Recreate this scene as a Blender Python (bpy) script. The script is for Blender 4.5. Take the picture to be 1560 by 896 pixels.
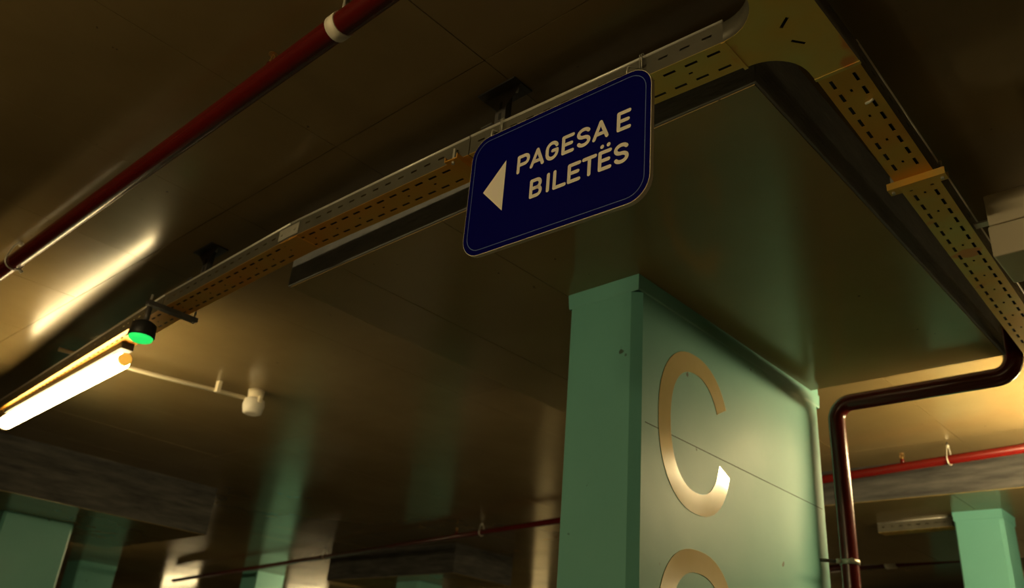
import bpy, bmesh, math, random
from mathutils import Vector, Matrix
random.seed(7)
for o in list(bpy.data.objects): bpy.data.objects.remove(o)
scene = bpy.context.scene
COL = scene.collection

# ------------------------------------------------------------------ camera
CAM_H = 1.55
F_PX = 1306.57
YAW, PITCH, ROLL = -0.77776556, 0.45889648, 0.08959884
fw = Vector((math.sin(YAW)*math.cos(PITCH), math.cos(YAW)*math.cos(PITCH), math.sin(PITCH)))
r0 = Vector((math.cos(YAW), -math.sin(YAW), 0)); u0 = r0.cross(fw)
rt = math.cos(ROLL)*r0 + math.sin(ROLL)*u0
up = -math.sin(ROLL)*r0 + math.cos(ROLL)*u0
CAM = Vector((0, 0, CAM_H))
cd = bpy.data.cameras.new('camera'); cam = bpy.data.objects.new('camera', cd); COL.objects.link(cam)
cd.sensor_width = 36; cd.lens = F_PX/1560*36; cd.clip_start = 0.05
cam.matrix_world = Matrix(((rt.x, up.x, -fw.x, CAM.x), (rt.y, up.y, -fw.y, CAM.y), (rt.z, up.z, -fw.z, CAM.z), (0, 0, 0, 1)))
cd.dof.use_dof = True; cd.dof.focus_distance = 2.1; cd.dof.aperture_fstop = 3.6
scene.camera = cam

# ------------------------------------------------------------------ world, exposure
w = bpy.data.worlds.new('world'); scene.world = w; w.use_nodes = True
w.node_tree.nodes['Background'].inputs[0].default_value = (1.0, 0.85, 0.6, 1)
w.node_tree.nodes['Background'].inputs[1].default_value = 0.0
vs = scene.view_settings
vs.view_transform = 'Standard'; vs.look = 'None'; vs.gamma = 1; vs.use_curve_mapping = False
vs.exposure = 0.0
LED = 30.0                      # radiance of every batten tube in the garage
LED_RGB = (1.0, 0.76, 0.37)

# heights (metres above the floor)
ZC = 3.23       # slab soffit
ZP = 3.00       # soffit of the drop panel over the lettered column
ZT = 3.00       # underside of the cable trays

def px(x, y, v, ax=2):
    """point where the view ray of photo pixel (x, y) meets the plane axis=v (world)"""
    d = rt*((x-780)/F_PX) - up*((y-448)/F_PX) + fw
    return CAM + d*((v-CAM[ax])/d[ax])

# ------------------------------------------------------------------ materials
def new_mat(name):
    m = bpy.data.materials.new(name); m.use_nodes = True
    nt = m.node_tree; return m, nt, nt.nodes['Principled BSDF']
def node(nt, t, **kw):
    n = nt.nodes.new(t)
    for k, v in kw.items(): setattr(n, k, v)
    return n
def set_in(n, **kw):
    for k, v in kw.items(): n.inputs[k.replace('_', ' ')].default_value = v
def mat(name, c0, c1=None, scale=3.0, rough=0.5, rough1=None, metal=0.0, bump=0.0, bscale=None, coat=0.0, stretch=(1, 1, 1), detail=5, spec=0.5, specks=None):
    m, nt, b = new_mat(name)
    c1 = c1 or c0
    tc = node(nt, 'ShaderNodeTexCoord'); geo = node(nt, 'ShaderNodeNewGeometry')
    mp = node(nt, 'ShaderNodeMapping'); mp.inputs['Scale'].default_value = stretch
    nt.links.new(geo.outputs['Position'], mp.inputs['Vector'])
    nz = node(nt, 'ShaderNodeTexNoise'); set_in(nz, Scale=scale, Detail=detail, Roughness=0.6)
    nt.links.new(mp.outputs[0], nz.inputs['Vector'])
    rp = node(nt, 'ShaderNodeValToRGB')
    rp.color_ramp.elements[0].position = 0.32; rp.color_ramp.elements[1].position = 0.68
    rp.color_ramp.elements[0].color = (*c0, 1); rp.color_ramp.elements[1].color = (*c1, 1)
    nt.links.new(nz.outputs['Fac'], rp.inputs[0])
    col = rp.outputs[0]
    if specks:
        sc, th, sccol = specks
        n2 = node(nt, 'ShaderNodeTexNoise'); set_in(n2, Scale=sc, Detail=2.0)
        nt.links.new(mp.outputs[0], n2.inputs['Vector'])
        r2 = node(nt, 'ShaderNodeValToRGB')
        r2.color_ramp.elements[0].position = th; r2.color_ramp.elements[1].position = th+0.03
        nt.links.new(n2.outputs['Fac'], r2.inputs[0])
        mx = node(nt, 'ShaderNodeMix', data_type='RGBA'); mx.inputs[7].default_value = (*sccol, 1)
        nt.links.new(r2.outputs[0], mx.inputs[0]); nt.links.new(col, mx.inputs[6])
        col = mx.outputs[2]
    nt.links.new(col, b.inputs['Base Color'])
    if rough1 is not None:
        mr = node(nt, 'ShaderNodeMapRange'); set_in(mr, From_Min=0.3, From_Max=0.7, To_Min=rough, To_Max=rough1)
        n3 = node(nt, 'ShaderNodeTexNoise'); set_in(n3, Scale=scale*0.7, Detail=3.0)
        nt.links.new(mp.outputs[0], n3.inputs['Vector'])
        nt.links.new(n3.outputs['Fac'], mr.inputs['Value']); nt.links.new(mr.outputs[0], b.inputs['Roughness'])
    else: b.inputs['Roughness'].default_value = rough
    b.inputs['Metallic'].default_value = metal
    b.inputs['Coat Weight'].default_value = coat; b.inputs['Coat Roughness'].default_value = 0.08
    b.inputs['Specular IOR Level'].default_value = spec
    if bump:
        n4 = node(nt, 'ShaderNodeTexNoise'); set_in(n4, Scale=bscale or scale*3, Detail=4.0)
        nt.links.new(mp.outputs[0], n4.inputs['Vector'])
        bp = node(nt, 'ShaderNodeBump'); set_in(bp, Strength=bump, Distance=0.01)
        nt.links.new(n4.outputs['Fac'], bp.inputs['Height']); nt.links.new(bp.outputs[0], b.inputs['Normal'])
    return m
def emit(name, rgb, strength):
    m, nt, b = new_mat(name)
    b.inputs['Base Color'].default_value = (*rgb, 1)
    b.inputs['Emission Color'].default_value = (*rgb, 1); b.inputs['Emission Strength'].default_value = strength
    b.inputs['Roughness'].default_value = 0.4
    return m

M = dict(
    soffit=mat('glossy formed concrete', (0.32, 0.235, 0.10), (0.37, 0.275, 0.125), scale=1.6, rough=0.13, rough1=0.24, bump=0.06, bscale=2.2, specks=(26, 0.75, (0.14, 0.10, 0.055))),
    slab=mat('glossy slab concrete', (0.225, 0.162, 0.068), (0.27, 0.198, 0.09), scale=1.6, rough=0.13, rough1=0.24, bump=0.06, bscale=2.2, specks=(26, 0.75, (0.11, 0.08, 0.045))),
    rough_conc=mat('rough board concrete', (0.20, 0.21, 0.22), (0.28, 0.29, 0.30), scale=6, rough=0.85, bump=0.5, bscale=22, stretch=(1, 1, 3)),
    shaded_conc=mat('shaded board-marked concrete', (0.035, 0.035, 0.036), (0.10, 0.098, 0.092), scale=3.0, rough=0.9, bump=0.6, bscale=14, stretch=(1, 1, 7)),  # darker copy of the panel concrete, shade put into its colour
    joint=mat('dark joint', (0.08, 0.065, 0.045), rough=0.9),
    wall=mat('plain wall', (0.30, 0.24, 0.14), (0.38, 0.31, 0.18), scale=1.2, rough=0.6),
    dark_wall=mat('dark wall', (0.07, 0.06, 0.05), (0.10, 0.085, 0.07), scale=1.0, rough=0.7),
    floor=mat('epoxy floor', (0.075, 0.07, 0.062), (0.10, 0.092, 0.08), scale=0.8, rough=0.25, rough1=0.45),
    teal=mat('teal wall paint', (0.150, 0.45, 0.40), (0.168, 0.485, 0.43), scale=2.5, rough=0.42, rough1=0.55, bump=0.12, bscale=9, specks=(16, 0.745, (0.05, 0.11, 0.08))),
    gold_paint=mat('gold letter paint', (0.74, 0.61, 0.31), (0.79, 0.66, 0.36), scale=7, rough=0.10, rough1=0.2, coat=0.7, bump=0.03, bscale=14),
    zinc=mat('yellow zinc', (0.84, 0.47, 0.07), (0.70, 0.58, 0.17), scale=4.5, rough=0.34, rough1=0.5, metal=0.35, detail=2, specks=(5, 0.60, (0.78, 0.32, 0.08))),
    zinc_orange=mat('orange zinc', (0.82, 0.36, 0.04), (0.74, 0.46, 0.08), scale=4, rough=0.36, rough1=0.5, metal=0.35, detail=2),
    galv=mat('galvanised steel', (0.50, 0.49, 0.42), (0.60, 0.58, 0.50), scale=20, rough=0.38, metal=0.4),
    flange=mat('shaded steel flange', (0.10, 0.095, 0.07), (0.14, 0.13, 0.095), scale=9, rough=0.5, metal=0.3),  # tray steel darkened, the flange's shade put into the colour
    cable=mat('black cable sheath', (0.012, 0.012, 0.013), rough=0.55),
    teal_dark=mat('dark teal seam', (0.05, 0.13, 0.10), rough=0.7),
    lip=mat('whitened steel lip', (0.82, 0.80, 0.72), rough=0.35, metal=0.3),  # lips whitened, their highlight put into the colour
    darksteel=mat('dark steel', (0.10, 0.10, 0.10), (0.16, 0.15, 0.14), scale=12, rough=0.5, metal=0.6),
    red=mat('red pipe paint', (0.080, 0.003, 0.002), (0.095, 0.004, 0.0025), scale=3, rough=0.26),
    bluevinyl=mat('blue sign film', (0.0008, 0.0008, 0.10), (0.001, 0.001, 0.11), scale=3, rough=0.5, spec=0.05),
    whitevinyl=mat('white sign film', (0.86, 0.80, 0.68), rough=0.5),
    lightblue=mat('pale blue line', (0.10, 0.16, 0.42), rough=0.5),
    signedge=mat('pale sign edge', (0.80, 0.74, 0.60), rough=0.45),
    cream=mat('cream plastic', (0.74, 0.66, 0.48), (0.78, 0.70, 0.52), scale=6, rough=0.45),
    white=mat('white plastic', (0.80, 0.76, 0.66), rough=0.4),
    brass=mat('brass', (0.60, 0.36, 0.12), rough=0.35, metal=0.9),
    black=mat('black plastic', (0.02, 0.02, 0.02), rough=0.5),
    tube=emit('lit batten diffuser', LED_RGB, LED),
    tube_bright=emit('lit bright batten diffuser', LED_RGB, LED*2.7),
    tube_dim=emit('lit dim batten diffuser', LED_RGB, LED*0.5),
    tube_brightest=emit('lit very bright batten diffuser', LED_RGB, LED*4.4),
    housing_grey=mat('dark grey housing', (0.035, 0.033, 0.030), rough=0.6),
    amber=emit('amber end cap', (1.0, 0.50, 0.06), 0.75),
    green=emit('green lens', (0.03, 1.0, 0.16), 0.85),
)

# ------------------------------------------------------------------ mesh helpers
class MB:
    def __init__(s): s.v = []; s.f = []; s.sm = []
    def add(s, vs_, fs, smooth=False):
        n = len(s.v); s.v += [Vector(q) for q in vs_]; s.f += [tuple(i+n for i in q) for q in fs]; s.sm += [smooth]*len(fs); return s
    def box(s, a, b, mtx=None):
        x0, y0, z0 = a; x1, y1, z1 = b
        vv = [Vector(q) for q in ((x0, y0, z0), (x1, y0, z0), (x1, y1, z0), (x0, y1, z0), (x0, y0, z1), (x1, y0, z1), (x1, y1, z1), (x0, y1, z1))]
        if mtx: vv = [mtx @ q for q in vv]
        return s.add(vv, [(0, 3, 2, 1), (4, 5, 6, 7), (0, 1, 5, 4), (1, 2, 6, 5), (2, 3, 7, 6), (3, 0, 4, 7)])
    def tube(s, pts, r, n=16, caps=True, smooth=True, closed=False):
        pts = [Vector(p) for p in pts]; N = len(pts)
        rs = r if isinstance(r, (list, tuple)) else [r]*N
        T = []
        for i in range(N):
            a = pts[(i-1) % N] if (closed or i > 0) else pts[i]; b = pts[(i+1) % N] if (closed or i < N-1) else pts[i]
            T.append((b-a).normalized())
        ref = Vector((0, 0, 1)) if abs(T[0].z) < 0.9 else Vector((1, 0, 0))
        nrm = T[0].cross(ref).normalized(); vv = []
        for i in range(N):
            nrm = (nrm - T[i]*nrm.dot(T[i])).normalized(); bn = T[i].cross(nrm)
            vv += [pts[i] + (nrm*math.cos(2*math.pi*k/n) + bn*math.sin(2*math.pi*k/n))*rs[i] for k in range(n)]
        ff = []
        for i in range(N if closed else N-1):
            j = (i+1) % N
            ff += [(i*n+k, i*n+(k+1) % n, j*n+(k+1) % n, j*n+k) for k in range(n)]
        s.add(vv, ff, smooth)
        if caps and not closed:
            b0 = len(s.v)-len(vv)
            s.f.append(tuple(b0+k for k in range(n))[::-1]); s.f.append(tuple(b0+(N-1)*n+k for k in range(n))); s.sm += [False, False]
        return s
    def prism(s, poly, fn, t0, t1, smooth=False):
        """poly: list of (a, b); fn(a, b, t) -> point; extrude t0..t1"""
        n = len(poly)
        s.add([fn(a, b, t0) for a, b in poly] + [fn(a, b, t1) for a, b in poly],
              [tuple(range(n))[::-1], tuple(range(n, 2*n))] + [(i, (i+1) % n, (i+1) % n+n, i+n) for i in range(n)], smooth)
        return s
    def build(s, name, material, parent=None, bevel=0.0):
        me = bpy.data.meshes.new(name)
        off = parent_world(parent) if parent else Vector()
        me.from_pydata([q-off for q in s.v], [], s.f); me.update()
        bm = bmesh.new(); bm.from_mesh(me); bmesh.ops.recalc_face_normals(bm, faces=bm.faces); bm.to_mesh(me); bm.free()
        for p, k in zip(me.polygons, s.sm): p.use_smooth = k
        me.materials.append(M[material])
        o = bpy.data.objects.new(name, me); COL.objects.link(o)
        if parent: o.parent = parent
        if bevel:
            md = o.modifiers.new('bevel', 'BEVEL'); md.width = bevel; md.segments = 2; md.limit_method = 'ANGLE'
        return o
def parent_world(p):
    v = Vector()
    while p: v += p.location; p = p.parent
    return v
def box(name, a, b, material, parent=None, bevel=0.0, mtx=None): return MB().box(a, b, mtx).build(name, material, parent, bevel)
def thing(name, loc, label, cat, group=None):
    o = bpy.data.objects.new(name, None); COL.objects.link(o); o.location = loc; o.empty_display_size = 0.05
    o['label'] = label; o['category'] = cat
    if group: o['group'] = group
    return o
def tag(o, label, cat, group=None):
    o['label'] = label; o['category'] = cat
    if group: o['group'] = group
    return o
def struct(o, label=None):
    o['kind'] = 'structure'
    if label: o['label'] = label
    return o
def arc(c, r, a0, a1, n): return [(c[0]+r*math.cos(a0+(a1-a0)*i/n), c[1]+r*math.sin(a0+(a1-a0)*i/n)) for i in range(n+1)]

# ================================================================== SETTING
X0, X1, Y0, Y1 = -27.0, 6.0, -5.0, 21.0
struct(box('floor', (X0-.2, Y0-.2, -0.2), (X1+.2, Y1+.2, 0), 'floor'))
struct(box('wall_back', (X0, Y1, 0), (X1, Y1+.2, ZC+.3), 'wall'))
struct(box('wall_front', (X0, Y0-.2, 0), (X1, Y0, ZC+.3), 'wall'))
struct(box('wall_left', (X0-.2, Y0, 0), (X0, Y1, ZC+.3), 'wall'))
struct(box('wall_right', (X1, Y0, 0), (X1+.2, Y1, ZC+.3), 'wall'))
ceil = struct(box('ceiling', (X0, Y0, ZC+.008), (X1, Y1, ZC+.3), 'joint'))
ceil['label'] = 'glossy concrete slab soffit with formwork sheet joints'
# formwork sheets of the slab soffit, each a thin raised piece with an open joint
gx = [-9.14+0.7*i for i in range(15)]        # joints at -2.84 and -2.14 as in the photograph
gy = [-0.74, 1.265, 3.27, 5.27, 7.27]
for i in range(len(gx)-1):
    for j in range(len(gy)-1):
        cx, cy = (gx[i]+gx[i+1])/2, (gy[j]+gy[j+1])/2
        hx, hy = 0.35-.0013, (gy[j+1]-gy[j])/2-.0013
        ta, tb = random.uniform(-1, 1)*0.0014, random.uniform(-1, 1)*0.0009
        mb = MB().box((-hx, -hy, 0), (hx, hy, 0.009))
        for k, q in enumerate(mb.v):
            if q.z < .005: q.z += abs(ta)*hx + abs(tb)*hy*0 + ta*q.x
            q += Vector((cx, cy, ZC))
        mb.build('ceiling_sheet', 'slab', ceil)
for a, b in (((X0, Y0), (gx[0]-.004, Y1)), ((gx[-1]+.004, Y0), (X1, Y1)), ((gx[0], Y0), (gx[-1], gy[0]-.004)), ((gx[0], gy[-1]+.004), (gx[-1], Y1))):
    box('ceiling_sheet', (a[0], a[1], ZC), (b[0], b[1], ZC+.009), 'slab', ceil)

def drop_panel(x0, x1, y0, y1, zb, seams, side='shaded_conc'):
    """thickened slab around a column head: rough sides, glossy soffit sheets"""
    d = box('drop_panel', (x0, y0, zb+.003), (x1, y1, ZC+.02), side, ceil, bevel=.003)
    xs = [x0]+seams+[x1]
    for a, b in zip(xs[:-1], xs[1:]):
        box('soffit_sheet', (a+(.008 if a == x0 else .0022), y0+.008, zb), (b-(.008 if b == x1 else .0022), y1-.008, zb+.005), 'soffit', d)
    return d
PX0, PX1, PY0, PY1 = -2.77, -0.757, 1.555, 3.590
drop_panel(PX0, PX1, PY0, PY1, ZP, [-2.452, -1.893], 'rough_conc')
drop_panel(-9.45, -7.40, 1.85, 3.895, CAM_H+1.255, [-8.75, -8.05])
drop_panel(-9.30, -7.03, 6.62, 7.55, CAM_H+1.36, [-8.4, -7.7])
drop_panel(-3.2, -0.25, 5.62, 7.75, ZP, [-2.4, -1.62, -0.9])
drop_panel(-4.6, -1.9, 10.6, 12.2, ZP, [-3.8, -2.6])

# ================================================================== COLUMNS
def column(x0, x1, y0, y1, top, label, chamfer=.022, paint='teal', collar=True, group=None):
    t = thing('concrete_column', ((x0+x1)/2, (y0+y1)/2, 0), label, 'column', group)
    c = chamfer
    poly = [(x0+c*.4, y0), (x1-c, y0), (x1, y0+c), (x1, y1-c), (x1-c, y1), (x0+c, y1), (x0, y1-c), (x0, y0+c*.4)]
    MB().prism(poly, lambda a, b, z: (a, b, z), 0, top, False).build('shaft', paint, t)
    if collar:
        e = .0022; hgt = .062
        def prof(z, o):
            return [(x0-o, y0-o, z), (x1+o, y0-o, z), (x1+o, y1, z), (x0-o, y1, z)]
        m = MB()
        rings = [prof(top-hgt, .0005), prof(top-hgt+.008, e), prof(top-.002, e+.003), prof(top-.0005, .0005)]
        vv = [q for r in rings for q in r]
        m.add(vv, [(i*4+k, i*4+(k+1) % 4, (i+1)*4+(k+1) % 4, (i+1)*4+k) for i in range(3) for k in range(4)])
        m.build('collar', paint, t)
    return t
CX0, CX1, CY0, CY1 = -1.878, -1.568, 2.222, 3.662
col0 = column(CX0, CX1, CY0, CY1, ZP, 'big teal painted column with a gold letter C beside the dark red riser pipe', chamfer=.030)
box('shaft_head', (CX0+.02, PY1+.001, ZP), (CX1, CY1, ZC), 'teal', col0)
box('pour_joint', (CX1-.001, CY0+.05, CAM_H+.915), (CX1+.0005, CY1-.05, CAM_H+.9185), 'teal_dark', col0)
# painted characters: raised film 1 mm thick on the face towards +x
def oval(cy, cz, ry, rz, a0, a1, wdt, e=2.25, n=48, closed=False):
    def pt(a, ry_, rz_):
        c, s_ = math.cos(a), math.sin(a)
        return (cy+ry_*math.copysign(abs(c)**(2/e), c), cz+rz_*math.copysign(abs(s_)**(2/e), s_))
    m = MB(); N = n
    ang = [a0+(a1-a0)*i/N for i in range(N+1)]
    vv = []
    for a in ang:
        o_, i_ = pt(a, ry, rz), pt(a, ry-wdt, rz-wdt)
        vv += [(CX1+.0002, *o_), (CX1+.0002, *i_), (CX1+.0016, *o_), (CX1+.0016, *i_)]
    ff = []
    for i in range(N):
        p, q = i*4, i*4+4
        ff += [(p+2, p+3, q+3, q+2), (p, q, q+1, p+1), (p, p+2, q+2, q), (p+1, q+1, q+3, p+3)]
    m.add(vv, ff); m.f += [(0, 1, 3, 2), (N*4, N*4+2, N*4+3, N*4+1)]; m.sm += [False, False]
    return m
oval(2.590, CAM_H+.972, .240, .295, math.radians(27), math.radians(340), .074).build('letter_c', 'gold_paint', col0)['label'] = 'gold painted letter C'
oval(2.590, CAM_H+.262, .245, .295, 0, 2*math.pi, .074, e=2.4).build('numeral', 'gold_paint', col0)['label'] = 'gold painted round numeral below the letter'
column(-8.56, -8.28, 2.48, 3.08, CAM_H+1.255, 'dark green column under the deep drop panel by the far end of the lit tray', collar=False)
column(-1.765, -1.475, 6.09, 6.37, ZP, 'teal column seen past the dark red riser pipe', collar=True)
column(-8.35, -7.95, 6.95, 7.35, CAM_H+1.36, 'teal column head under the small far drop panel', collar=False)
column(px(812, 870, 10.4, 1).x, px(837, 870, 10.4, 1).x, 10.4, 10.7, ZC, 'pale cream column behind the small far drop panel', paint='cream', collar=False)
column(px(1541, 850, 8.4, 1).x, px(1541, 850, 8.4, 1).x+.45, 8.4, 8.8, ZC, 'pale cream column behind the teal column past the riser pipe', paint='cream', collar=False)
column(-3.45, -3.1, 10.9, 11.3, ZP, 'teal column far behind the riser pipe clamp', collar=False)
column(-12.3, -11.9, 7.2, 7.7, ZC, 'green column beyond the deep drop panel, nearer the teal column head', collar=False)
column(-14.9, -14.4, 5.6, 6.2, ZC, 'green column beyond the deep drop panel, farthest along the back row', collar=False)

# ================================================================== CABLE TRAYS
TW, TH = 0.105, 0.064
def frame(P0, P1):
    u = (P1-P0); L = u.length; u.normalize(); v = Vector((0, 0, 1)).cross(u).normalized()
    return u, v, L
def perforated(mb, P, u, v, L, W, rows, period, slot, th, start=.03, n_hat=None, centre=None):
    """sheet in the u-v plane with real slots; rows = [(v centre, slot height)]"""
    n_hat = n_hat or u.cross(v)
    vb = sorted({0.0, W} | {c-s_/2 for c, s_ in rows} | {c+s_/2 for c, s_ in rows})
    ub = {0.0, L}; holes = []
    k = 0; x = start
    while x+slot < L-.02:
        ub |= {x, x+slot}
        for ri, (c, s_) in enumerate(rows):
            holes.append((x, x+slot, c-s_/2, c+s_/2))
        x += period
    if centre:
        c, s_, ln, per = centre; x = start+.055
        vb = sorted(set(vb) | {c-s_/2, c+s_/2})
        while x+ln < L-.02:
            ub |= {x, x+ln}; holes.append((x, x+ln, c-s_/2, c+s_/2)); x += per
    ub = sorted(ub)
    def is_hole(a, b, c, d):
        mu, mv = (a+b)/2, (c+d)/2
        return any(h[0] < mu < h[1] and h[2] < mv < h[3] for h in holes)
    verts = {}; F = []
    def vid(i, j):
        if (i, j) not in verts: verts[(i, j)] = len(verts)
        return verts[(i, j)]
    for i in range(len(ub)-1):
        for j in range(len(vb)-1):
            if is_hole(ub[i], ub[i+1], vb[j], vb[j+1]): continue
            F.append((vid(i, j), vid(i+1, j), vid(i+1, j+1), vid(i, j+1)))
    pts = [None]*len(verts)
    for (i, j), k in verts.items(): pts[k] = P + u*ub[i] + v*vb[j]
    # thickness
    n = len(pts); edges = {}
    for f_ in F:
        for a, b in zip(f_, f_[1:]+f_[:1]): edges.setdefault(tuple(sorted((a, b))), []).append((a, b))
    rim = [e[0] for e in edges.values() if len(e) == 1]
    mb.add(pts + [q + n_hat*th for q in pts], F + [tuple(k+n for k in f_)[::-1] for f_ in F] + [(b, a, a+n, b+n) for a, b in rim])
    return mb
def tray_length(P0, P1, label, group, base_mat='zinc', side_mat='flange'):
    """P0->P1: the edge on the right-hand side of the walk is 'edge 0'; v points left of the walk"""
    u, v, L = frame(P0, P1)
    up_ = Vector((0, 0, 1))
    t = thing('cable_tray', P0, label, 'cable tray', group)
    m = MB(); W = TW
    perforated(m, P0, u, v, L, W, [(.024, .0085), (W-.024, .0085)], .060, .034, .0012, n_hat=up_, centre=(W/2, .006, .011, .12))
    m.build('base', base_mat, t)
    for s_, vo in ((0, 0.0), (1, W-.0012)):
        m = MB(); q = P0 + v*vo + up_*.0012
        perforated(m, q, u, up_, L, TH, [(.034, .006)], .060, .026, .0012, n_hat=v)
        m.build('side_flange', side_mat, t)
        m = MB(); z = up_*(TH+.001); o_ = v*(vo+.0006)
        m.tube([P0+o_+z, P1+o_+z], .0042, 8); m.build('rolled_lip', 'lip', t)
    return t
A = [Vector((-.748, 1.386, ZT)), Vector((-1.556, 1.350, ZT)), Vector((-2.440, 1.330, ZT)), Vector((-3.432, 1.362, ZT)), Vector((-7.15, 1.606, ZT))]
# walking from -x towards +x keeps v pointing to +y
names = ['cable tray length running from the gold tee fitting to behind the blue sign',
         'orange cable tray length between the blue sign and the notched tray joint',
         'orange cable tray length above the green indicator lamp',
         'cable tray length carrying the lit batten lamp']
mats = ['zinc', 'zinc_orange', 'zinc_orange', 'zinc_orange']
for i in range(4): tray_length(A[i+1]+Vector((.002, 0, 0)), A[i]-Vector((.002, 0, 0)), names[i], 'cable tray lengths', mats[i])
# run towards +y (v must point to -x when walking +y: edge 0 is the right side)
Bp = [(-.534, 1.632), (-.549, 2.175), (-.592, 3.55), (-.640, 5.45)]
tray_length(Vector((*Bp[0], ZT)), Vector((*Bp[1], ZT)), 'golden cable tray length between the tee fitting and the cross bar', 'cable tray lengths', 'zinc_orange')
tray_length(Vector((*Bp[1], ZT)), Vector((*Bp[2], ZT)), 'olive gold cable tray length passing the cream box towards the red pipe elbow', 'cable tray lengths', 'zinc')
tray_length(Vector((*Bp[2], ZT)), Vector((*Bp[3], ZT)), 'cable tray length carrying a batten lamp past the red pipe elbow', 'cable tray lengths', 'zinc')
tray_length(Vector((-.52, -2.6, ZT)), Vector((-.528, 1.262, ZT)), 'cable tray length leading back overhead from the tee fitting', 'cable tray lengths', 'zinc')
zf = ZP-.0705
fa0, fb0 = px(1338, 812, zf), px(1452, 802, zf); fb0 = fa0.lerp(fb0, min(1, (-1.780-fa0.x)/(fb0.x-fa0.x)))
tray_length(fa0, fb0, 'short tan cable tray fixed under the soffit beside the teal column past the riser pipe', 'cable tray lengths', 'zinc')
# tee fitting
t = thing('tray_tee', (-.58, 1.44, ZT), 'smooth golden tee fitting joining the two cable trays', 'tray fitting')
xl, xr, ya, yb = -.640, -.531, 1.384, 1.492
r_ = .106
arc_far = arc((xl-r_, yb+.138), r_, -math.pi/2, 0, 10)       # from A far edge to B left edge (+y side)
arc_far = [(x, y if y < 1.63 else y) for x, y in arc_far]
arc_near = arc((xl-r_, ya-r_), r_, math.pi/2, 0, 10)
outline = [(xr, 1.636), (xr, 1.258), (xl, 1.258)] + arc_near[::-1] + [(A[0].x-.004, ya), (A[0].x-.004, yb)]
far_pts = [(A[0].x, yb)] + [(x, y-.032+(.0 if y < 1.6 else 0)) for x, y in arc_far] + [(xl, 1.636)]
outline += far_pts[1:]
slots = []
for (ax_, ay_), (bx_, by_) in (((1190, 41), (1199, 26)), ((1205, 61), (1227, 65))):
    pa, pb = px(ax_, ay_, ZT), px(bx_, by_, ZT)
    slots.append((((pa.x+pb.x)/2, (pa.y+pb.y)/2), math.degrees(math.atan2(pb.y-pa.y, pb.x-pa.x))))
def fit_base():
    bm = bmesh.new()
    zs = ZT-.0018
    vs1 = [bm.verts.new((x, y, zs)) for x, y in outline]
    es = [bm.edges.new((vs1[i], vs1[(i+1) % len(vs1)])) for i in range(len(vs1))]
    for (cx, cy), a in slots:
        a = math.radians(a); d = Vector((math.cos(a), math.sin(a))); n_ = Vector((-d.y, d.x))
        hv = [bm.verts.new((cx+d.x*p+n_.x*q, cy+d.y*p+n_.y*q, zs)) for p, q in ((-.017, -.004), (.017, -.004), (.017, .004), (-.017, .004))]
        es += [bm.edges.new((hv[i], hv[(i+1) % 4])) for i in range(4)]
    bmesh.ops.triangle_fill(bm, use_beauty=True, use_dissolve=False, edges=es)
    me = bpy.data.meshes.new('base')
    for q in bm.verts: q.co -= t.location
    bm.to_mesh(me); bm.free(); me.materials.append(M['zinc'])
    o = bpy.data.objects.new('base', me); COL.objects.link(o); o.parent = t
    so = o.modifiers.new('thickness', 'SOLIDIFY'); so.thickness = .0014; so.offset = 0
fit_base()
def wall_strip(pts, name, hgt=.058, th=.0016, m_='flange'):
    m = MB(); n = len(pts); vv = []
    for i, (x, y) in enumerate(pts):
        a = Vector(pts[max(i-1, 0)]); b = Vector(pts[min(i+1, n-1)]); d = (b-a).normalized(); nn = Vector((-d.y, d.x))*th
        for z in (ZT-.001, ZT+hgt): vv += [(x, y, z), (x+nn.x, y+nn.y, z)]
    ff = []
    for i in range(n-1):
        p, q = i*4, i*4+4
        ff += [(p, q, q+2, p+2), (p+1, p+3, q+3, q+1), (p+2, q+2, q+3, p+3), (p, p+1, q+1, q)]
    m.add(vv, ff, True); m.build(name, m_, t)
wall_strip([(A[0].x-.002, ya)]+arc_near+[(xl, 1.258)], 'side_flange')
wall_strip(far_pts[::-1], 'side_flange')
wall_strip([(xr, 1.258), (xr, 1.636)], 'side_flange')
for q0, q1 in (((xl-.001, 1.632), (xr+.001, 1.632)), ((A[0].x-.002, ya), (A[0].x-.002, yb+.004))):
    d = Vector((q1[0]-q0[0], q1[1]-q0[1], 0)).normalized(); n_ = Vector((-d.y, d.x, 0))*.005
    a = Vector((*q0, ZT-.0045)); b = Vector((*q1, ZT-.0045))
    m = MB(); m.add([a-n_, a+n_, b+n_, b-n_]+[p+Vector((0, 0, .0035)) for p in (a-n_, a+n_, b+n_, b-n_)], [(0, 1, 2, 3), (7, 6, 5, 4), (0, 4, 5, 1), (1, 5, 6, 2), (2, 6, 7, 3), (3, 7, 4, 0)])
    m.build('joint_strip', 'zinc', t)

# black cables added in the trays to darken the slots
for k in range(4):
    o_ = .014 + .0235*k; z_ = ZT+.013
    ca = MB().tube([(q.x, q.y+o_, z_) for q in A[::-1]] + [(-.70, 1.386+o_, z_)], .0115, 8).build('added_cable', 'cable')
    tag(ca, 'added black cable darkening the slots of the tray behind the blue sign', 'cable', 'added cables in the sign tray')
    pts = [(-.525-o_, -2.5, z_), (-.534-o_, 1.632, z_)] + [(x-o_, y, z_) for x, y in Bp[1:]]
    ca = MB().tube(pts, .0115, 8).build('added_cable', 'cable')
    tag(ca, 'added black cable darkening the slots of the tray beside the cream box', 'cable', 'added cables in the box tray')

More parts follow.
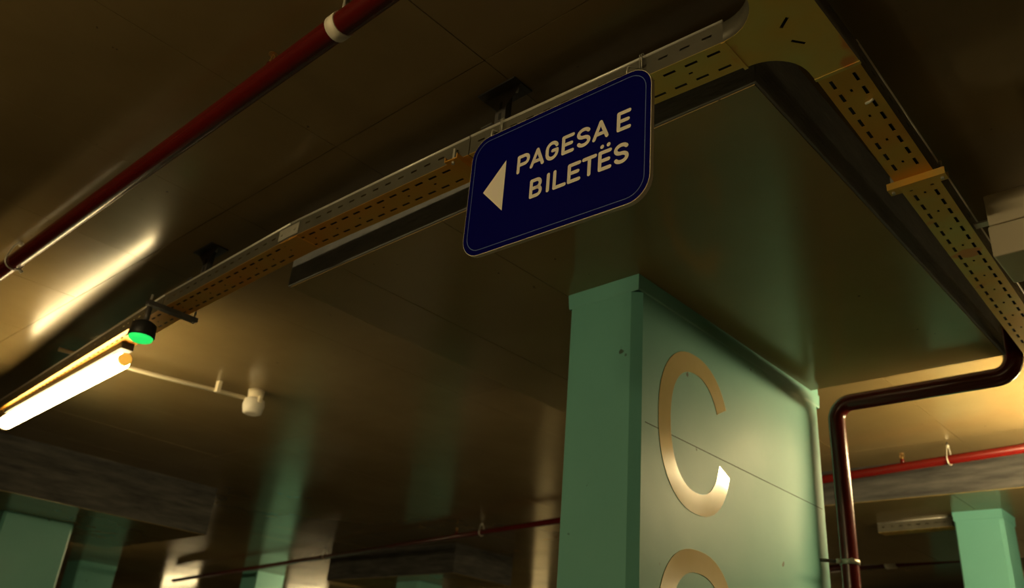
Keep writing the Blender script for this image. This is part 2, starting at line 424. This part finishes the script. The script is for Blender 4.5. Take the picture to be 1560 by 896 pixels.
# tray hangers: perforated foot plate on the soffit, slotted post down to the tray
def hanger(x, y, label, s_=1.0):
    t = thing('tray_hanger', (x, y, ZT+TH+.0055), label, 'bracket', 'ceiling brackets holding the cable tray')
    box('foot_plate', (x-.075, y-.04, ZC-.006), (x+.075, y+.04, ZC), 'darksteel', t, bevel=.001)
    u_prof = [(-.021, .014), (-.021, -.010), (.021, -.010), (.021, .014), (.018, .014), (.018, -.007), (-.018, -.007), (-.018, .014)]
    m = MB().prism(u_prof, lambda a, b, q: (x+a, y+b, q), ZT+TH+.009, ZC-.006)
    box('saddle', (x-.022, y-.060, ZT+TH+.0055), (x+.022, y+.062, ZT+TH+.009), 'darksteel', t)
    p = m.build('post', 'darksteel', t)
    for k in range(3):
        box('slot', (x-.005, y-.0112, ZT+.085+k*.04), (x+.005, y-.0100, ZT+.108+k*.04), 'black', p)
    for sx in (-1, 1):
        MB().prism([(.075*sx, 0), (.021*sx, -.055), (.021*sx, 0)], lambda a, b, q: (x+a, y+q, ZC-.006+b), -.010, -.007).build('gusset', 'darksteel', t)
    for sx in (-.05, .05):
        MB().tube([(x+sx, y, ZC-.020), (x+sx, y, ZC-.005)], .006, 6, smooth=False).build('anchor_bolt', 'galv', t)
hanger(-1.49, 1.405, 'dark steel bracket fixing the tray to the soffit above the blue sign')
hanger(-3.20, 1.405, 'dark steel bracket fixing the tray to the soffit between green lamp and sign')

# a bright cable clip caught in a slot of the golden length
q_ = px(1325, 152, ZT)
o = MB().tube([(q_.x-.012, q_.y+.004, ZT-.004), (q_.x, q_.y, ZT-.0055), (q_.x+.010, q_.y-.003, ZT-.004)], .0036, 8).build('cable_clip', 'lip')
tag(o, 'small bright clip under the golden tray length by the tee', 'clip')
# cross bars under the trays
def cross_bar(a, b, label, hgt=.028, wid=.030, m_='zinc', lips=True):
    a, b = Vector(a), Vector(b); u, v, L = frame(a, b); t = thing('support_bar', a, label, 'support bar', 'bars clamped under the trays')
    z = Vector((0, 0, 1)); m = MB()
    hw = wid/2
    prof = [(-hw, 0), (-hw, -hgt), (hw, -hgt), (hw, 0), (hw-.003, 0), (hw-.003, -hgt+.003), (-hw+.003, -hgt+.003), (-hw+.003, 0)]
    m.prism(prof, lambda p, q, d: a+u*d+v*p+z*q, 0, L)
    m.build('channel', m_, t)
    for q in (a+u*.012, b-u*.012):
        MB().tube([q-z*(hgt+.007), q+z*.03], .005, 6, smooth=False).build('clamp_bolt', 'galv', t)
    return t
zb = ZT-.0004
cross_bar((-.676, 2.180, zb), (-.520, 2.180, zb), 'golden cross bar clamped under the tray beside the cream box', hgt=.022, wid=.034)
cross_bar((-1.600, 1.322, zb), (-1.610, 1.475, zb), 'golden cross bar under the tray half hidden by the blue sign', hgt=.016, wid=.05, m_='zinc_orange')
cross_bar((px(214, 516, 1.300, 1).x, 1.285, zb), (px(214, 516, 1.300, 1).x, 1.510, zb), 'dark cross bar under the tray beside the green lamp', hgt=.020, wid=.03, m_='darksteel')
# coupling at the notched joint
t = thing('tray_coupler', (A[2].x, A[2].y, ZT), 'notched coupling plate at the tray joint between sign and green lamp', 'coupler')
box('plate', (A[2].x-.06, A[2].y-.0035, ZT+.006), (A[2].x+.06, A[2].y-.0008, ZT+.050), 'galv', t)
box('bottom_plate', (A[2].x-.05, A[2].y+.002, ZT-.003), (A[2].x+.05, A[2].y+TW-.004, ZT-.0004), 'zinc_orange', t)
for sx in (-.04, .04):
    MB().tube([(A[2].x+sx, A[2].y-.008, ZT+.028), (A[2].x+sx, A[2].y, ZT+.028)], .006, 6, smooth=False).build('bolt', 'galv', t)

# ================================================================== SIGN
SC = Vector((-1.20776791, 1.32675, 1.25143081+CAM_H)); SW, SH = .5952, .3707
SM = Matrix.Rotation(.00733567, 4, 'Z') @ Matrix.Rotation(.03294348, 4, 'X') @ Matrix.Rotation(.03023326, 4, 'Y')
sgn = thing('hanging_sign', SC, 'dark blue hanging sign reading PAGESA E BILETËS with a left arrow', 'sign')
def S(u, v, d=0.0): return SC + SM @ Vector((u-SW/2, d, v-SH/2))
def rrect(i, r, n=8):
    w_, h_ = SW, SH
    return (arc((w_-i-r, h_-i-r), r, 0, math.pi/2, n) + arc((i+r, h_-i-r), r, math.pi/2, math.pi, n) + arc((i+r, i+r), r, math.pi, 1.5*math.pi, n) + arc((w_-i-r, i+r), r, 1.5*math.pi, 2*math.pi, n))
R_S = .062
MB().prism(rrect(0, R_S), lambda a, b, q: S(a, b, q), -.0005, .012).build('board', 'signedge', sgn)
MB().prism(rrect(.0015, R_S-.0015), lambda a, b, q: S(a, b, q), -.0012, -.0004).build('blue_film', 'bluevinyl', sgn)
m = MB(); o_, i_ = rrect(.0145, R_S-.012), rrect(.0163, R_S-.0138); n = len(o_)
m.add([S(*q, -.0015) for q in o_]+[S(*q, -.0015) for q in i_], [(k, (k+1) % n, (k+1) % n+n, k+n) for k in range(n)])
m.build('border_line', 'lightblue', sgn)
def glyph_strokes(ch, x, y, w_, h_, sw):
    """strokes as polylines in sign coordinates, centre lines inset by half the stroke"""
    a, b = x+sw/2, x+w_-sw/2; c, d = y+sw/2, y+h_-sw/2; mid = (c+d)/2
    def ell(cx, cy, rx, ry, t0, t1, n=12): return [(cx+rx*math.cos(math.radians(t0+(t1-t0)*i/n)), cy+ry*math.sin(math.radians(t0+(t1-t0)*i/n))) for i in range(n+1)]
    if ch == 'P': r = (d-mid+.002)/2; return [[(a, c), (a, d), (b-r, d)]+ell(b-r, d-r, r, r, 90, -90)+[(a, d-2*r)]]
    if ch == 'A': k = (c+(d-c)*.27); f = .27; return [[(a, c), ((a+b)/2, d), (b, c)], [(a+(b-a)/2*f, k), (b-(b-a)/2*f, k)]]
    if ch == 'G':
        r = (b-a)/2; return [ell((a+b)/2, d-r, r, r, 20, 180)+ell((a+b)/2, c+r, r, r, 180, 360)+[(b, mid-.001), ((a+b)/2+.002, mid-.001)]]
    if ch == 'E': return [[(b, d), (a, d), (a, c), (b, c)], [(a, mid), (b-.004, mid)]]
    if ch == 'S':
        r = (d-mid)/2; ra = (b-a)/2; m_ = (a+b)/2
        return [ell(m_, d-r, ra, r, 25, 270, 14)+ell(m_, c+r, ra, r, 90, -155, 14)]
    if ch == 'B':
        r1 = (d-mid)/2; r2 = (mid-c)/2
        return [[(a, c), (a, d), (b-r1-.002, d)]+ell(b-r1-.002, d-r1, r1, r1, 90, -90)+[(a, mid)], [(b-r2-.002, mid)]+ell(b-r2, c+r2, r2, r2, 90, -90)+[(a, c)]]
    if ch == 'I': return [[(x+sw/2, c), (x+sw/2, d)]]
    if ch == 'L': return [[(a, d), (a, c), (b, c)]]
    if ch == 'T': return [[(a, d), (b, d)], [((a+b)/2, d), ((a+b)/2, c)]]
def stroke_mesh(polys, sw, d0=-.0019, dots=()):
    m = MB(); k = 0
    for pl in polys:
        for (ax_, ay), (bx_, by) in zip(pl[:-1], pl[1:]):
            d = Vector((bx_-ax_, by-ay))
            if d.length < 1e-6: continue
            n_ = Vector((-d.y, d.x)).normalized()*sw/2
            m.add([S(ax_+n_.x, ay+n_.y, d0), S(ax_-n_.x, ay-n_.y, d0), S(bx_-n_.x, by-n_.y, d0), S(bx_+n_.x, by+n_.y, d0)], [(0, 1, 2, 3)])
        for (x, y) in pl:
            k += 1
            m.add([S(x+sw/2*math.cos(math.pi*i/5), y+sw/2*math.sin(math.pi*i/5), d0-.00002*(1+k % 3)) for i in range(10)], [tuple(range(10))])
    for (x, y) in dots:
        m.add([S(x+sw*.55*math.cos(math.pi*i/6), y+sw*.55*math.sin(math.pi*i/6), d0) for i in range(12)], [tuple(range(12))])
    return m
ST = .0102
text = [('P', .178, .222, .2035), ('A', .224, .272, .2045), ('G', .276, .319, .205), ('E', .329, .3695, .2055), ('S', .377, .420, .2055), ('A', .426, .475, .2065), ('E', .4985, .540, .2065),
        ('B', .230, .272, .1125), ('I', .286, .297, .113), ('L', .307, .350, .113), ('E', .3535, .395, .1135), ('T', .398, .443, .114), ('E', .447, .487, .1145), ('S', .493, .536, .115)]
for k, (ch, a, b, base) in enumerate(text):
    dots = [(.4575, base+.0685), (.4765, base+.0685)] if k == 12 else ()
    stroke_mesh(glyph_strokes(ch, a, base, b-a, .0565, ST), ST, dots=dots).build('letter_%s' % ch.lower(), 'whitevinyl', sgn)
m = MB(); m.add([S(.059, .1885, -.0019), S(.1365, .265, -.0019), S(.1365, .110, -.0019)], [(0, 1, 2)]); m.build('arrow', 'whitevinyl', sgn)
# hooks: wire from the tray lip down to an eye on the sign's top edge
for u_ in (.062, .520):
    top = S(u_, SH, .006); lip = Vector((top.x+.010, 1.3505 if u_ < .3 else 1.3705, ZT+TH+.004))
    m = MB(); m.tube([top+Vector((0, 0, -.010)), top+Vector((-.003, 0, .012)), top+Vector((.004, -.004, .022))], .0022, 8)
    m.build('eye_hook', 'galv', sgn)
    pts = [top+Vector((.004, -.004, .022)), Vector((lip.x, lip.y-.006, ZT+.02)), Vector((lip.x, lip.y-.007, ZT+TH)), Vector((lip.x, lip.y, ZT+TH+.007)), Vector((lip.x, lip.y+.007, ZT+TH))]
    MB().tube(pts, .0016, 6).build('hanging_wire', 'galv', sgn)
    MB().tube([p+Vector((.006, -.0005, 0)) for p in pts[1:]], .0013, 6).build('hanging_wire', 'galv', sgn)

# ================================================================== LAMPS
def batten(a, b, tray_z, label, group='batten lamps', tube='tube'):
    """twin-shell batten: cream housing under the tray, glowing diffuser below it"""
    a, b = Vector(a), Vector(b); u, v, L = frame(a, b); z = Vector((0, 0, 1))
    t = thing('batten_lamp', a, label, 'lamp', group)
    def bx(name, p, q, v0, v1, z0, z1, m_, bev=0):
        m = MB(); m.add([p+v*v0+z*z0, p+v*v1+z*z0, q+v*v1+z*z0, q+v*v0+z*z0, p+v*v0+z*z1, p+v*v1+z*z1, q+v*v1+z*z1, q+v*v0+z*z1],
                        [(0, 1, 2, 3), (7, 6, 5, 4), (0, 4, 5, 1), (1, 5, 6, 2), (2, 6, 7, 3), (3, 7, 4, 0)])
        return m.build(name, m_, t, bev)
    bx('housing', a, b, -.030, .030, .052, .0845, 'housing_grey', .004)
    hz = tray_z-a.z
    if hz > .086:
        for k in (.18, .82):
            p = a+u*L*k; bx('mounting_clip', p-u*.012, p+u*.012, -.018, .018, .085, hz, 'galv')
    prof = [(k, .040) for k in (0, L)]
    pts = [a-u*.0, a+u*.012, a+u*.03, b-u*.03, b-u*.012, b]
    MB().tube(pts, [.020, .036, .041, .041, .036, .020], 20).build('diffuser', tube, t)['label'] = 'glowing white diffuser tube'
    for k in (.06, .94):
        p = a+u*L*k; bx('neck', p-u*.015, p+u*.015, -.014, .014, .03, .054, 'cream')
    e = b+u*.0
    MB().tube([a-u*.030, a-u*.020, a+u*.010], [.028, .0415, .0415], 16).build('end_cap', 'cream', t)
    MB().tube([e-u*.004, e+u*.020, e+u*.030], [.030, .030, .018], 16).build('end_cap', 'amber', t)['label'] = 'amber end cap'
    return t
TLa = Vector((px(14, 629, 1.560, 1).x, 1.560, CAM_H+1.362)); TLb = Vector((px(191, 541, 1.468, 1).x, 1.468, CAM_H+1.362))
batten(TLa, TLb, ZT, 'lit batten lamp hanging under the cable tray beside the green indicator')
batten((-.690, 5.38, CAM_H+1.362), (-.660, 4.02, CAM_H+1.362), ZT, 'lit batten lamp under the tray past the red pipe elbow', tube='tube_brightest')
def ceiling_batten(x, y, along, label):
    d = Vector((.73, 0, 0)) if along == 'x' else Vector((0, .73, 0))
    c = Vector((x, y, ZC-.0855)); batten(c-d, c+d, ZC, label)
def fill_batten(x, y, z, along, label, tube='tube'):
    d = Vector((.73, 0, 0)) if along == 'x' else Vector((0, .73, 0))
    c = Vector((x, y, z)); batten(c-d, c+d, ZC, label, tube=tube)
fill_batten(-1.6, -1.9, CAM_H+1.27, 'x', 'added unseen fill lamp hung over the lane facing the blue sign', 'tube_bright')  # added fill: unseen lamp brightening the sign and column front
fill_batten(-5.6, 11.0, CAM_H+1.27, 'x', 'added unseen fill lamp hung from the soffit behind the big teal column')  # added out-of-sight lamp, lights the middle background
fill_batten(2.6, 8.2, CAM_H+1.27, 'x', 'added unseen fill lamp hung beyond the column past the riser pipe')  # added unseen lamp, brightens the columns past the riser
fill_batten(-10.5, 9.0, CAM_H+1.58, 'x', 'added hidden fill lamp close under the soffit behind the small far drop panel', 'tube_brightest')  # added lamp hidden by the panel, gives the far ceiling its glow
for q, lab in (((455, 965), 'added unseen fill lamp far off beyond the small drop panel'), ((260, 945), 'added unseen fill lamp far off between the back row of green columns'), ((640, 990), 'added unseen fill lamp far off behind the teal column head')):
    c = px(*q, CAM_H+1.27); fill_batten(c.x, c.y, CAM_H+1.27, 'x', lab, 'tube_dim')  # added dim lamps out of frame, brighten far walls and ceiling
fill_batten(-11.75, 3.86, CAM_H+1.30, 'x', 'added hidden fill lamp hung behind the dark green column')  # added lamp hidden by the column, brightens the ceiling beyond

# green indicator lamp under the tray
g = px(214, 516, 1.300, 1)
t = thing('indicator_lamp', (g.x, g.y, g.z), 'round green indicator lamp hanging from the dark cross bar next to the batten', 'indicator lamp')
MB().tube([(g.x, g.y, g.z+.006), (g.x, g.y, g.z+.012), (g.x, g.y, g.z+.062), (g.x, g.y, g.z+.075)], [.050, .054, .050, .030], 24).build('housing', 'black', t)
MB().tube([(g.x, g.y, g.z-.010), (g.x, g.y, g.z-.004), (g.x, g.y, g.z+.007)], [.036, .046, .049], 24).build('lens', 'green', t)
MB().tube([(g.x, g.y, g.z+.074), (g.x, g.y, ZT-.0275)], .012, 10).build('stem', 'darksteel', t)

# ceiling sensor and its conduit
sx, sy = -4.63, 2.545
t = thing('ceiling_sensor', (sx, sy, ZC-.15), 'small cream ceiling sensor at the end of a thin conduit', 'sensor')
MB().tube([(sx, sy, ZC-.05), (sx, sy, ZC)], [.045, .05], 20).build('mounting_base', 'cream', t)
MB().tube([(sx, sy, ZC-.150), (sx, sy, ZC-.142), (sx, sy, ZC-.095), (sx, sy, ZC-.060), (sx, sy, ZC-.05)], [.040, .056, .066, .060, .045], 20).build('sensor_head', 'white', t)
MB().box((sx+.045, sy-.012, ZC-.085), (sx+.075, sy+.012, ZC-.045)).build('cable_gland', 'cream', t, .003)
t = thing('conduit', (-4.78, 1.6, ZC-.05), 'thin pale conduit running along the soffit to the small sensor', 'conduit')
cz = ZC-.055
MB().tube([(-4.90, 1.46, cz), (-4.80, 1.95, cz), (sx-.03, sy-.05, cz)], .012, 12).build('pipe', 'cream', t)
for yy, xx in ((1.80, -4.831), (2.32, -4.683)):
    MB().box((xx-.018, yy-.012, cz-.014), (xx+.018, yy+.012, ZC)).build('clip', 'cream', t, .002)

# cream box beside the tray
bz0, bz1 = CAM_H+1.300, CAM_H+1.508
t = thing('equipment_box', (-.36, 2.57, bz0), 'cream plastic box hanging beside the olive gold cable tray', 'box')
box('body', (-.503, 2.469, bz0+.105), (-.215, 2.665, bz1), 'cream', t, bevel=.004)
box('lid', (-.506, 2.466, bz0), (-.212, 2.668, bz0+.102), 'cream', t, bevel=.006)
box('mounting_arm', (-.5595, 2.55, bz1-.040), (-.500, 2.58, bz1-.034), 'galv', t)
box('drop_rod', (-.37, 2.56, bz1), (-.355, 2.575, ZC), 'galv', t)

# ================================================================== RED PIPES
def hang_pear(t, c, r, u):
    """pear hanger: strap round the pipe, nut and threaded rod up to the soffit"""
    u = Vector(u).normalized(); s_ = Vector((0, 0, 1)).cross(u)
    pts = [c + s_*((r+.004)*math.cos(a)) + Vector((0, 0, (r+.004)*math.sin(a))) for a in [math.radians(q) for q in range(170, 371, 20)]]
    pts += [c+s_*(r*.75)+Vector((0, 0, r+.030)), c+s_*(.010)+Vector((0, 0, r+.055)), c-s_*(.010)+Vector((0, 0, r+.055)), c-s_*(r*.75)+Vector((0, 0, r+.030))]
    MB().tube(pts, .0035, 8, closed=True).build('pear_strap', 'galv', t)
    MB().tube([c+Vector((0, 0, r+.045)), Vector((c.x, c.y, ZC))], .0042, 8).build('hanger_rod', 'darksteel', t)
    MB().tube([c+Vector((0, 0, r+.044)), c+Vector((0, 0, r+.060))], .010, 6, smooth=False).build('nut', 'galv', t)
def sprinkler(t, c, r, up_=True):
    z = 1
    MB().tube([c+Vector((0, 0, r*.7)), c+Vector((0, 0, r+.022))], [.017, .013], 12).build('sprinkler_boss', 'red', t)
    h = c+Vector((0, 0, r+.022))
    MB().tube([h, h+Vector((0, 0, .010)), h+Vector((0, 0, .012)), h+Vector((0, 0, .03))], [.008, .008, .0035, .003], 8).build('sprinkler_body', 'brass', t)
    for s_ in (-1, 1): MB().tube([h+Vector((.007*s_, 0, .006)), h+Vector((.012*s_, 0, .022)), h+Vector((.002*s_, 0, .034))], .0018, 6).build('sprinkler_arm', 'brass', t)
    MB().tube([h+Vector((0, 0, .034)), h+Vector((0, 0, .036))], .014, 12, smooth=False).build('deflector', 'brass', t)
pz = CAM_H+1.585; py = .868; pr = .033
t = thing('sprinkler_pipe', (-2.5, py, pz-pr), 'dark red sprinkler pipe with white band under the near soffit', 'pipe', 'red sprinkler pipes')
MB().tube([(3.5, py, pz), (-1.5, py, pz), (-4, py, pz), (-9.0, py, pz)], pr, 24).build('pipe', 'red', t)
MB().tube([(-1.556, py, pz), (-1.592, py, pz)], pr+.0035, 24).build('white_band', 'signedge', t)
MB().tube([(-1.574, py, pz+pr), (-1.574, py, ZC)], .005, 8).build('hanger_rod', 'galv', t)
sprinkler(t, Vector((-1.915, py, pz)), pr)
hang_pear(t, Vector((-3.86, py, pz)), pr, (1, 0, 0))
MB().tube([(-3.86, py+.030, pz-.028), (-3.86, py+.042, pz-.034)], .008, 8).build('strap_bolt', 'galv', t)

fa, fb = Vector((-14.0, 6.98, CAM_H+1.575)), Vector((2.5, 4.80, CAM_H+1.575))
t = thing('sprinkler_pipe', fa, 'long thin red sprinkler pipe crossing behind the big teal column', 'pipe', 'red sprinkler pipes')
MB().tube([fa, fa.lerp(fb, .5), fb], .027, 16).build('pipe', 'red', t)
def on_far(x): k = (x-fa.x)/(fb.x-fa.x); return fa.lerp(fb, k)
for x in (-9.0, -5.95, -1.52): hang_pear(t, on_far(x), .027, fb-fa)
for x in (-6.35, -1.80): sprinkler(t, on_far(x), .027)
qa, qb = px(1296, 864, CAM_H+1.5), px(1470, 850, CAM_H+1.5)
dq = (qb-qa).normalized()
qa2, qb2 = qa-dq*1.2, qb+dq*1.5
t = thing('sprinkler_pipe', qa2, 'thin dark red pipe far behind the riser pipe clamp', 'pipe', 'red sprinkler pipes')
MB().tube([qa2, qb2], .035, 12).build('pipe', 'red', t)
c_ = px(1357, 858, CAM_H+1.5); MB().tube([c_-dq*.04, c_+dq*.04], .05, 12).build('coupling', 'signedge', t)
MB().tube([c_, Vector((c_.x, c_.y, ZC))], .008, 8).build('hanger_rod', 'galv', t)

# riser: ceiling -> along the drop panel's far edge -> down beside the column
rr = .037; ry = 3.640; rz = CAM_H+1.385; rx0, rx1 = -.744, -1.482; er = .075
def elbow(c, p0, p1, n=8): 
    """quarter bend from p0 to p1 about centre c"""
    c, p0, p1 = Vector(c), Vector(p0), Vector(p1); a, b = p0-c, p1-c
    return [c + a*math.cos(k*math.pi/2/n) + b*math.sin(k*math.pi/2/n) for k in range(n+1)]
path = [(rx0, ry, ZC)] + elbow((rx0-er, ry, rz+er), (rx0, ry, rz+er), (rx0-er, ry, rz)) + elbow((rx1+er, ry, rz-er), (rx1+er, ry, rz), (rx1, ry, rz-er)) + [(rx1, ry, 1.0), (rx1, ry, 0)]
t = thing('riser_pipe', (rx1, ry, 0), 'thick dark red riser pipe with elbows running down beside the teal column', 'pipe', None)
MB().tube(path, rr, 24).build('pipe', 'red', t)
kz = px(1285, 858, ry, 1).z
m = MB(); m.tube([(rx1, ry, kz-.010), (rx1, ry, kz+.010)], rr+.004, 24); m.build('clamp_ring', 'galv', t)
MB().tube([(rx1+.02, ry-rr-.004, kz), (rx1+.034, ry-rr-.020, kz)], .010, 8).build('clamp_bolt', 'galv', t)
MB().tube([(rx1-.02, ry-rr-.004, kz), (rx1-.034, ry-rr-.016, kz)], .010, 8).build('clamp_bolt', 'galv', t)
MB().tube([(rx1-.03, ry-rr, kz), (CX1, ry-rr-.055, kz)], .007, 8).build('wall_stud', 'darksteel', t)
